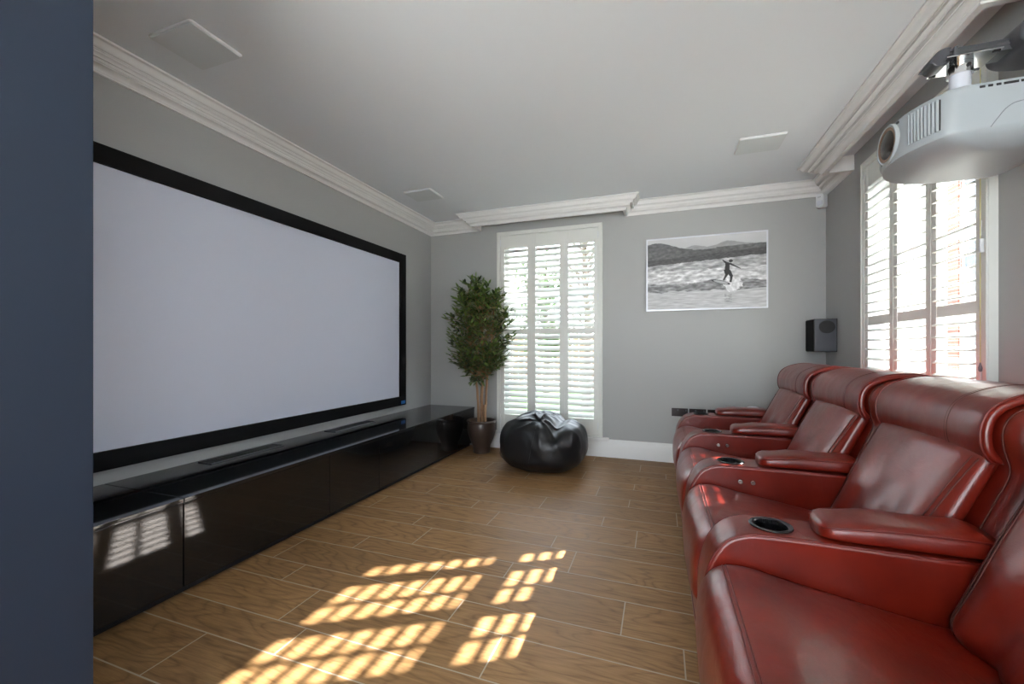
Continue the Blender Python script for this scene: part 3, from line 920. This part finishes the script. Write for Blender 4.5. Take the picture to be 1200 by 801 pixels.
def make_arm(root, cy, buttons):
    arm = cup_hole_arm('armrest', root, cy)
    prof = arm_profile()
    for s_ in (-1, 1):
        b = MB()
        pts = [(x-.0015 if z < .5 else x, cy+s_*(ARM_H-.006), z-.0035 if x > .2 else z) for x, z in prof[4:-2]]
        pts = [(x+(.004 if x < .2 else 0), y, z) for x, y, z in pts]
        b.tube(pts, .0032, 6)
        b.build('piping', M['piping'], arm, smooth=True)
    # pad, rounded front, lying on the arm
    xs = [.425,.428,.436,.452,.48,.54,.62,.695,.75,.776]
    ws = [.038,.056,.068,.075,.079,.080,.080,.080,.080,.079]
    hs = [.010,.022,.033,.042,.050,.058,.062,.063,.060,.055]
    rings = []
    for x, w, h in zip(xs, ws, hs):
        ring = []
        for k in range(32):
            a = 2*PI*k/32
            y = w*sp(math.cos(a), 2/4.4); q = sp(math.sin(a), 2/3.4)
            z = ARM_TOP+.003+.016+(q*(h*.72) if q > 0 else q*.016)
            if q > 0: z += .003*math.sin(x*60+y*9)*q*(.5+.5*math.sin(y*25))
            ring.append((x+(.02*(1-(y/.080)**2) if x < .46 else 0)*-.6, cy+y, z))
        rings.append(ring)
    b = MB(); b.loft(rings); pad = b.build('arm_pad', M['leather'], root, smooth=True)
    b = MB()
    loop = []
    for s_ in (-1, 1):
        pts = []
        for x, w, h in zip(xs[1:], ws[1:], hs[1:]):
            y = w*.93
            q = (max(0, 1-.93**4.4))**(1/3.4)
            pts.append((x+(.02*(1-(y/.080)**2) if x < .46 else 0)*-.6, cy+s_*(y+.003), ARM_TOP+.019+h*.72*q+.001))
        if s_ == -1: loop = list(reversed(pts))
        else: loop += pts
    b.tube(loop, .0026, 6); b.build('piping', M['piping'], pad, smooth=True)
    # cup holder: black liner + dark metal rim
    c = (.308, cy, 0)
    b = MB(); b.lathe([(.0005,.4975),(.0445,.4975),(.0448,.574),(.0430,.574),(.0428,.4995),(.0005,.4995)], c=c, n=48, cap=False)
    cup = b.build('cup_holder', M['cup'], root, smooth='auto')
    b = MB(); b.lathe([(.0445,.573),(.0570,.5735),(.0575,.5752),(.0555,.5775),(.0470,.5775),(.0430,.5745),(.0430,.565),(.0445,.565)], c=c, n=56, cap=False)
    b.build('rim', M['cup_rim'], cup, smooth='auto')
    if buttons:
        for bx_ in (.335,.385):
            b = MB(); b.lathe([(.0005,-.008),(.008,-.008),(.0112,-.005),(.0125,.002)], c=(bx_, cy-ARM_H, .505), n=20, axis='y', cap=True)
            b.build('control_button', M['silver'], arm, smooth='auto')
    return arm

def make_recliner(label, cy, buttons, near_arm=False, proto=None):
    root = thing('recliner', label, 'recliner', (0, cy, 0), 'row of red leather home cinema recliners')
    if proto is None:
        # -- plinth
        b = MB(); b.box(.16,1.10,-HWS+.004,HWS-.004,.0,.06,bev=.01); b.box(.17,.73,HWS-.02,HWS+.15,.0,.045,bev=.008); b.build('base', M['black'], root, smooth='auto')
        # -- seat cushion
        wv = lambda t, s: .004*math.sin(t*17+s*2)*(1-abs(s))-.006*math.exp(-((t-.62)/.02)**2)
        seat = Pad([(.760,.374),(.62,.388),(.46,.414),(.32,.438),(.222,.457),(.164,.447),(.134,.398),(.127,.318),(.134,.255)],
                   HWS, .036, .030, 5.0, flip=-1, nseg=8, ends=.03, wave=lambda t, s: .004*math.sin(t*15+s*2.2)*(1-abs(s)))
        so = seat.build('seat', M['leather'], root)
        i0 = min(range(seat.N), key=lambda i: abs(seat.pts[i].x-.180)+ (0 if seat.pts[i].z > .4 else 9))
        for di in (0, 1):
            b = MB(); b.tube([seat.point(i0+di, y, .0008) for y in [(-.985+1.97*k/40)*HWS for k in range(41)]], .0022, 6)
            b.build('seam', M['piping'], so, smooth=True)
        # -- footrest flap under the seat front
        fl = Pad([(.152,.245),(.146,.19),(.146,.12),(.155,.062)], HWS, .030, .015, 5.0, flip=-1, nseg=6, ends=.03)
        fo_ = fl.build('footrest', M['leather'], root)
        b = MB(); b.tube([fl.point(9, y, .0006) for y in [(-.98+1.96*k/30)*HWS for k in range(31)]], .002, 6); b.build('seam', M['piping'], fo_, smooth=True)
        # -- back shell
        shell = [(.80,.06),(.768,.30),(.743,.42),(.755,.48),(.793,.58),(.833,.68),(.866,.765),(.855,.826),(.853,.88),(.872,.921),(.915,.947),(.977,.960),(1.055,.957),(1.120,.938),(1.165,.895),(1.185,.82),(1.185,.60),(1.16,.30),(1.10,.06)]
        sh = catmull([(x, 0, z) for x, z in shell], 4)
        b = MB(); b.prism([(p.x, p.z) for p in sh], -.368, .368, bev=.045, seg=6)
        shl = b.build('back_shell', M['leather'], root, smooth=True)
        for s_ in (-1, 1):
            b = MB()
            pts = [(p.x-.0015, s_*.3235, p.z+.001) for p in sh if p.z > .36][:34]
            pts = [p for p in pts if p[0] < 1.02]
            b.tube(pts, .0022, 6)
            b.build('seam', M['stitch'], shl, smooth=True)
        # -- backrest cushion
        def folds(t, s):
            lo = max(0, 1-t/.62)
            v = .028*lo*math.sin(s*9.0+1.2+t*2.5)*(1-s*s)
            v += .016*lo*math.exp(-((s-.25-.25*t)/.10)**2)-.016*lo*math.exp(-((s+.12-.1*t)/.08)**2)
            return v+.004*math.sin(t*9+s*3)*(1-abs(s))
        bk = Pad([(.688,.395),(.720,.48),(.760,.58),(.805,.68),(.850,.775),(.870,.815)], lambda t: .292-.004*t, lambda t: .062-.014*t, .03, 3.2, flip=1, nseg=9, ends=.05, wave=folds)
        bo = bk.build('backrest', M['leather'], root)
        for s_ in (-1, 1):
            for y_ in (.236, .252):
                b = MB(); bk.seam(b, lambda t: s_*(y_+.028*t*t), .0021, .0010, .02, .93)
                b.build('seam', M['stitch'], bo, smooth=True)
        # -- headrest pillow wrapped over the top
        hr = Pad([(.866,.786),(.842,.826),(.840,.880),(.860,.926),(.908,.956),(.975,.972),(1.055,.968),(1.115,.947)], .302, lambda t: .021-.004*t, .010, 5.5, flip=1, nseg=8, ends=.022,
                 wave=lambda t, s: -.0035*(math.exp(-((s-.5)/.03)**2)+math.exp(-((s+.5)/.03)**2)))
        ho = hr.build('headrest', M['leather'], root)
        for y in (-.146,-.158,.152):
            b = MB(); hr.seam(b, y, .0019, .0012, .05, .97); b.build('seam', M['stitch'], ho, smooth=True)
        for y in (-.292,.292):
            b = MB(); hr.seam(b, y, .0042, .0012, .02, .98); b.build('piping', M['piping'], ho, smooth=True)
    else:
        for ch in list(proto.children):
            if ch.get('_arm'): continue
            c = ch.copy(); COL.objects.link(c); c.parent = root
            for g in ch.children:
                d = g.copy(); COL.objects.link(d); d.parent = c
    before = set(root.children)
    make_arm(root, ARM_C, buttons)
    if near_arm: make_arm(root, -ARM_C, False)
    for ch in root.children:
        if ch not in before: ch['_arm'] = 1
    return root
r4 = make_recliner('nearest red leather recliner, mostly out of frame at bottom right', 1.0445, False, near_arm=True)
r3 = make_recliner('second nearest red leather recliner, with sun spots on its seat', 1.7915, True, proto=r4)
r2 = make_recliner('red leather recliner third from the camera', 2.5385, True, proto=r4)
r1 = make_recliner('farthest red leather recliner, nearest the back wall sockets', 3.2855, False, proto=r4)
for o in bpy.data.objects:
    if '_arm' in o: del o['_arm']

# white rounded lamp peeping over the farthest armrest
t = thing('globe_lamp', 'white rounded lamp top showing above the farthest red armrest', 'lamp', (.757, 4.10, .0))
b = MB(); b.lathe([(.001,0),(.075,0),(.08,.006),(.075,.014),(.014,.022),(.011,.05),(.011,.386),(.03,.398),(.001,.400)], n=32, cap=False); b.build('stand', M['white_plastic'], t, smooth='auto')
b = MB(); b.lathe([(.108*math.sin(PI*k/24)+.0005, .495-.1*math.cos(PI*k/24)) for k in range(25)], n=40, cap=False); b.build('globe', M['globe'], t, smooth=True)

# ------------------------------------------------------------------ ceiling-hung projector on wall arm
def projector():
    t = thing('projector', 'white home cinema projector hanging upside down at top right', 'projector', (1.04, 2.0, 1.76))
    ox, oy, oz = t.location
    def front(y): return .832+.075*(abs(y-2.0)/.21)**2.0
    def outline(ins, z, fx=0):
        pts = []
        hw = .215-ins
        for k in range(33):                                # front curve, near to far
            y = 2.0-hw+2*hw*k/32
            e = 1-abs((y-2.0)/hw)
            rr = .022*max(0, 1-e/.09)**2
            pts.append((front(y)+ins+fx+rr, y, z))
        bx_ = 1.285-ins
        for k in range(7):
            a = PI/2*k/6; pts.append((bx_-.05+.05*math.sin(a), 2.0+hw-.05+.05*math.cos(a), z))
        for k in range(7):
            a = PI/2*k/6; pts.append((bx_-.05+.05*math.cos(a), 2.0-hw+.05-.05*math.sin(a), z))
        return [(x-ox, y-oy, z_-oz) for x, y, z_ in pts]
    b = MB()
    lv = [(.085,1.757,.10),(.055,1.764,.075),(.028,1.777,.042),(.010,1.794,.012),(.002,1.808,.0),(0,1.818,0),(0,1.88,.001),(0,1.945,.004),(.003,1.956,.006),(.009,1.962,.008)]
    b.loft([outline(i_, z, fx) for i_, z, fx in lv])
    body = b.build('body', M['proj'], t, smooth='auto')
    # intake grille on the near half of the front
    for ya, yb in ((1.812,1.905),(2.095,2.188)):
        b = MB()
        ring = []
        for k in range(9):
            y = ya+(yb-ya)*k/8; x = front(y)-.0012
            ring.append([(x-ox,y-oy,1.834-oz),(x-ox,y-oy,1.938-oz),(x+.002-ox,y-oy,1.938-oz),(x+.002-ox,y-oy,1.834-oz)])
        b.loft(ring); g = b.build('vent', M['black'], t)
        b = MB()
        for k in range(9):
            y = ya+(yb-ya)*(k+.5)/9; x = front(y)
            b.box(x-.0065-ox,x+.002-ox,y-.0028-oy,y+.0028-oy,1.832-oz,1.940-oz)
        b.build('vent_fins', M['proj'], g)
    # lens: flared bezel, bronze ring, dark glass
    c = (0, 2.015-oy, 1.886-oz)
    xf = .832-ox
    b = MB(); b.lathe([(.074,xf+.012),(.074,xf-.002),(.072,xf-.005),(.067,xf-.005),(.063,xf-.001),(.061,xf+.004)], c=c, n=56, axis='x', cap=False); lz = b.build('lens_bezel', M['proj'], t, smooth='auto')
    b = MB(); b.lathe([(.0635,xf-.0035),(.060,xf-.0045),(.052,xf-.0015),(.046,xf-.0012)], c=c, n=56, axis='x', cap=False); b.build('lens_ring', M['lens_ring'], lz, smooth='auto')
    b = MB(); b.lathe([(.0535,xf-.0016),(.044,xf-.0042),(.028,xf-.0072),(.012,xf-.0085),(.0005,xf-.009)], c=c, n=48, axis='x', cap=False); b.build('lens_glass', M['lens'], lz, smooth=True)
    b = MB(); b.box(.832-.0015+.004-ox,.845-ox,1.950-oy,1.958-oy,1.938-oz,1.946-oz,bev=.001); b.build('status_light', M['black'], t)
    # sockets row along the upper side (towards the camera)
    ys = 2.0-.215
    b = MB()
    for x, w in ((.985,.007),(1.005,.006),(1.025,.006),(1.055,.018),(1.09,.012),(1.12,.012),(1.15,.010)):
        b.box(x-w-ox,x+w-ox,ys-.0012-oy,ys+.004-oy,1.942-oz,1.950-oz,bev=.001)
    b.build('ports', M['black'], t)
    # hatch groove on the near side
    b = MB()
    gp = catmull([(1.005,ys-.0006,1.812),(1.02,ys-.0006,1.835),(1.045,ys-.0006,1.868),(1.075,ys-.0006,1.882),(1.13,ys-.0006,1.884),(1.23,ys-.0006,1.884)], 6)
    b.tube([(p.x-ox, p.y-oy, p.z-oz) for p in gp], .0011, 5)
    b.build('hatch_groove', M['groove'], t)
    # ---- mount
    m = thing('projector_mount', 'grey wall arm with chrome plate and white pole holding the projector', 'mount', (XR, 1.945, 2.15))
    mx, my, mz = m.location
    px_ = 1.012
    def bx(mb,x0,x1,y0,y1,z0,z1,bev=0): mb.box(x0-mx,x1-mx,y0-my,y1-my,z0-mz,z1-mz,bev=bev)
    b = MB(); b.lathe([(.0285,1.9628-mz),(.0285,2.100-mz)], c=(px_-mx, 0, 0), n=32); b.build('pole', M['pale_pole'], m, smooth='auto')
    b = MB(); b.lathe([(.0345,2.072-mz),(.0345,2.112-mz)], c=(px_-mx, 0, 0), n=32); cl = b.build('collar', M['chrome'], m, smooth='auto')
    b = MB(); b.lathe([(.006,-.038),(.006,-.032)], c=(px_+.006-mx,0,2.092-mz), n=14, axis='y'); b.build('bolt', M['black'], cl)
    b = MB(); bx(b,.945,1.095,1.882,2.008,2.1125,2.117,.001); pl = b.build('plate', M['chrome'], m, smooth='auto')
    for (x, y) in ((.958,1.894),(1.082,1.894),(.958,1.996),(1.082,1.996)):
        b = MB(); bx(b,x-.009,x+.009,y-.004,y+.004,2.1095,2.1125); b.build('bolt', M['black'], pl)
    b = MB(); bx(b,.955,1.345,1.908,1.982,2.1175,2.157,.003); b.build('arm', M['grey_metal'], m, smooth='auto')
    for zz in (2.137, 2.150):
        b = MB(); bx(b,.965,1.34,1.9045,1.908,zz-.003,zz+.003,.0008); b.build('rail', M['grey_metal'], m, smooth='auto')
    # rounded end cap
    prof = catmull([(.970,0,2.164),(.950,0,2.163),(.930,0,2.152),(.915,0,2.132),(.906,0,2.116),(.918,0,2.114),(.926,0,2.105),(.940,0,2.102),(.955,0,2.106),(.970,0,2.116)], 4)
    b = MB(); b.prism([(p.x-mx, p.z-mz) for p in prof], -.038, .030, bev=.004); b.build('end_cap', M['dark_plastic'], m, smooth='auto')
    b = MB(); bx(b,.972,.984,1.896,1.907,2.122,2.157,.003); bx(b,.966,.990,1.894,1.906,2.114,2.126,.003); b.build('clamp', M['grey_metal'], m, smooth='auto')
    # swept wall cover
    prof = catmull([(1.345,0,2.098),(1.25,0,2.094),(1.19,0,2.098),(1.145,0,2.108),(1.125,0,2.128),(1.125,0,2.158),(1.14,0,2.19),(1.20,0,2.222),(1.27,0,2.238),(1.345,0,2.242)], 5)
    b = MB(); b.prism([(p.x-mx, p.z-mz) for p in prof], -.085, .085, bev=.012); b.build('wall_cover', M['dark_plastic'], m, smooth='auto')
    b = MB(); bx(b,1.205,1.245,1.93,1.97,2.230,ZC-.001,.008); b.build('cable_conduit', M['pale_pole'], m, smooth='auto')
projector()

# ------------------------------------------------------------------ outside the windows
b = MB(); b.box(-30,40,-30,45,-.35,-.2); g = struct(b.build('ground', M['paving']))
b = MB(); b.box(XR+.41,14,.4,16,-.2,-.17); struct(b.build('ground_dim', M['dim_ground']))  # dark ground added to cut light bounced onto the right louvres
b = MB(); b.box(-9,.2,6.5,13,-.2,-.17); struct(b.build('lawn', M['grass']))
def garden_tree(label, x, y, h, r, n, seed, bare=False):
    rnd = random.Random(seed)
    t = thing('garden_tree', label, 'tree', (x, y, -.2))
    b = MB()
    b.tube(catmull([(0,0,0),(.05,.03,h*.35),(-.04,.05,h*.7),(.02,0,h)], 5), [.11-.09*k/15 for k in range(16)], 8)
    vs, fs = [], []
    for i in range(46):
        a = rnd.uniform(0, 2*PI); z0 = h*rnd.uniform(.3,.9); L = r*rnd.uniform(.6,1.05)
        tip = Vector((math.cos(a)*L, math.sin(a)*L, min(z0+L*.5, h*1.03)))
        b.tube(catmull([(0,.02,z0), tuple(tip*.5+Vector((0,0,z0*.5+.1))), tuple(tip)], 3), [.028,.024,.020,.016,.012,.009,.005], 5)
        for k in range(0 if bare and i % 3 else n):
            f_ = rnd.uniform(.3,1.1)
            p = Vector((0,0,z0)).lerp(tip, f_)+Vector((rnd.gauss(0,.16), rnd.gauss(0,.16), rnd.gauss(0,.16)))
            d = Vector((rnd.gauss(0,1), rnd.gauss(0,1), rnd.gauss(0,1))).normalized(); e = d.cross(Vector((.3,.2,1))).normalized()
            q = len(vs); s_ = rnd.uniform(.05,.10)
            vs += [p-d*s_, p+e*s_*.5, p+d*s_, p-e*s_*.5]; fs.append((q,q+1,q+2,q+3))
    b.build('trunk', M['branch'], t, smooth=True)
    me = bpy.data.meshes.new('foliage'); me.from_pydata([tuple(v) for v in vs], [], fs); link('foliage', me, M['bush'], t)
garden_tree('sparse branching garden tree seen through the right panel of the back shutter', -1.45, 8.6, 4.6, .9, 5, 2, True)
garden_tree('leafy garden tree seen through the middle panel of the back shutter', -2.8, 10.5, 3.6, .7, 50, 5)
garden_tree('unseen leafy tree added beyond the back wall to shade the back window', 1.34, 5.75, 4.0, .8, 90, 9)  # out of view, placed to block sun from the back window
t = thing('garden_fence', 'timber garden fence beyond the back window', 'fence', (-3, 13, -.2))
b = MB()
for k in range(60): b.box(-6+k*.2,-6+k*.2+.185,0,.02,.05,1.75)
b.build('boards', M['timber'], t)
for k in range(5):
    b = MB(); b.box(-6+k*3-.05,-6+k*3+.05,.02,.12,0,1.85); b.build('post', M['timber'], t)
t = thing('neighbour_house', 'pale rendered house with brick pier seen through the right window shutter', 'building', (9.5, 17.5, -.2))
b = MB(); b.box(0,6,-6,8,0,9); b.build('wall', M['render_white'], t)
b = MB(); b.box(-.12,0,.62,1.27,0,9); b.build('brick_pier', M['brick'], t)
for (y0, y1) in ((-2.2,-1.45),(-.35,.45),(3.2,4.6)):
    for (z0, z1) in ((.9,2.6),(3.0,4.8),(5.2,7.4)):
        b = MB(); b.box(-.06,0,y0-.08,y0,z0,z1); b.box(-.06,0,y1,y1+.08,z0,z1); b.box(-.06,0,y0-.08,y1+.08,z1,z1+.08); b.box(-.06,0,y0-.08,y1+.08,z0-.08,z0)
        w = b.build('window', M['trim'], t)
        b = MB(); b.box(-.03,-.005,y0,y1,z0,z1); b.build('pane', M['win_dark'], w)

# ------------------------------------------------------------------ light
W = bpy.data.worlds.new('sky'); SC.world = W; W.use_nodes = True
nt = W.node_tree; bg = nt.nodes['Background']
tc = nt.nodes.new('ShaderNodeTexCoord'); sx = nt.nodes.new('ShaderNodeSeparateXYZ'); rp = nt.nodes.new('ShaderNodeValToRGB')
rp.color_ramp.elements[0].position = 0.0; rp.color_ramp.elements[0].color = (.90, .96, 1.03, 1)
rp.color_ramp.elements[1].position = 0.7; rp.color_ramp.elements[1].color = (.76, .89, 1.04, 1)
nt.links.new(tc.outputs['Generated'], sx.inputs[0]); nt.links.new(sx.outputs['Z'], rp.inputs['Fac']); nt.links.new(rp.outputs['Color'], bg.inputs['Color'])
bg.inputs['Strength'].default_value = 2.3
sun = bpy.data.lights.new('sun', 'SUN'); sun.energy = 14; sun.angle = math.radians(.6); sun.color = (1, .985, .96)
so = bpy.data.objects.new('sun', sun); COL.objects.link(so)
so.rotation_euler = Vector((-1, -.57, -.753)).to_track_quat('-Z', 'Y').to_euler()
so.location = (6, 6, 6)

# ------------------------------------------------------------------ camera
cd = bpy.data.cameras.new('camera'); cam = bpy.data.objects.new('camera', cd); COL.objects.link(cam)
cd.sensor_width = 36; cd.sensor_fit = 'HORIZONTAL'; cd.lens = 36*488/1200
cd.shift_y = 7.5/1200; cd.clip_start = .02
cam.location = (0, 0, 1.097); cam.rotation_euler = (PI/2, 0, math.radians(19.6))
SC.camera = cam
vs_ = SC.view_settings
SC.display_settings.display_device = 'sRGB'
vs_.view_transform = 'Standard'; vs_.look = 'None'; vs_.gamma = 1; vs_.exposure = 2.35; vs_.use_curve_mapping = False
cy = SC.cycles
cy.use_denoising = True; cy.denoising_prefilter = 'ACCURATE'
cy.max_bounces = 10; cy.diffuse_bounces = 6; cy.glossy_bounces = 5; cy.transparent_max_bounces = 12
cy.sample_clamp_indirect = 6
cy.caustics_reflective = False; cy.caustics_refractive = False
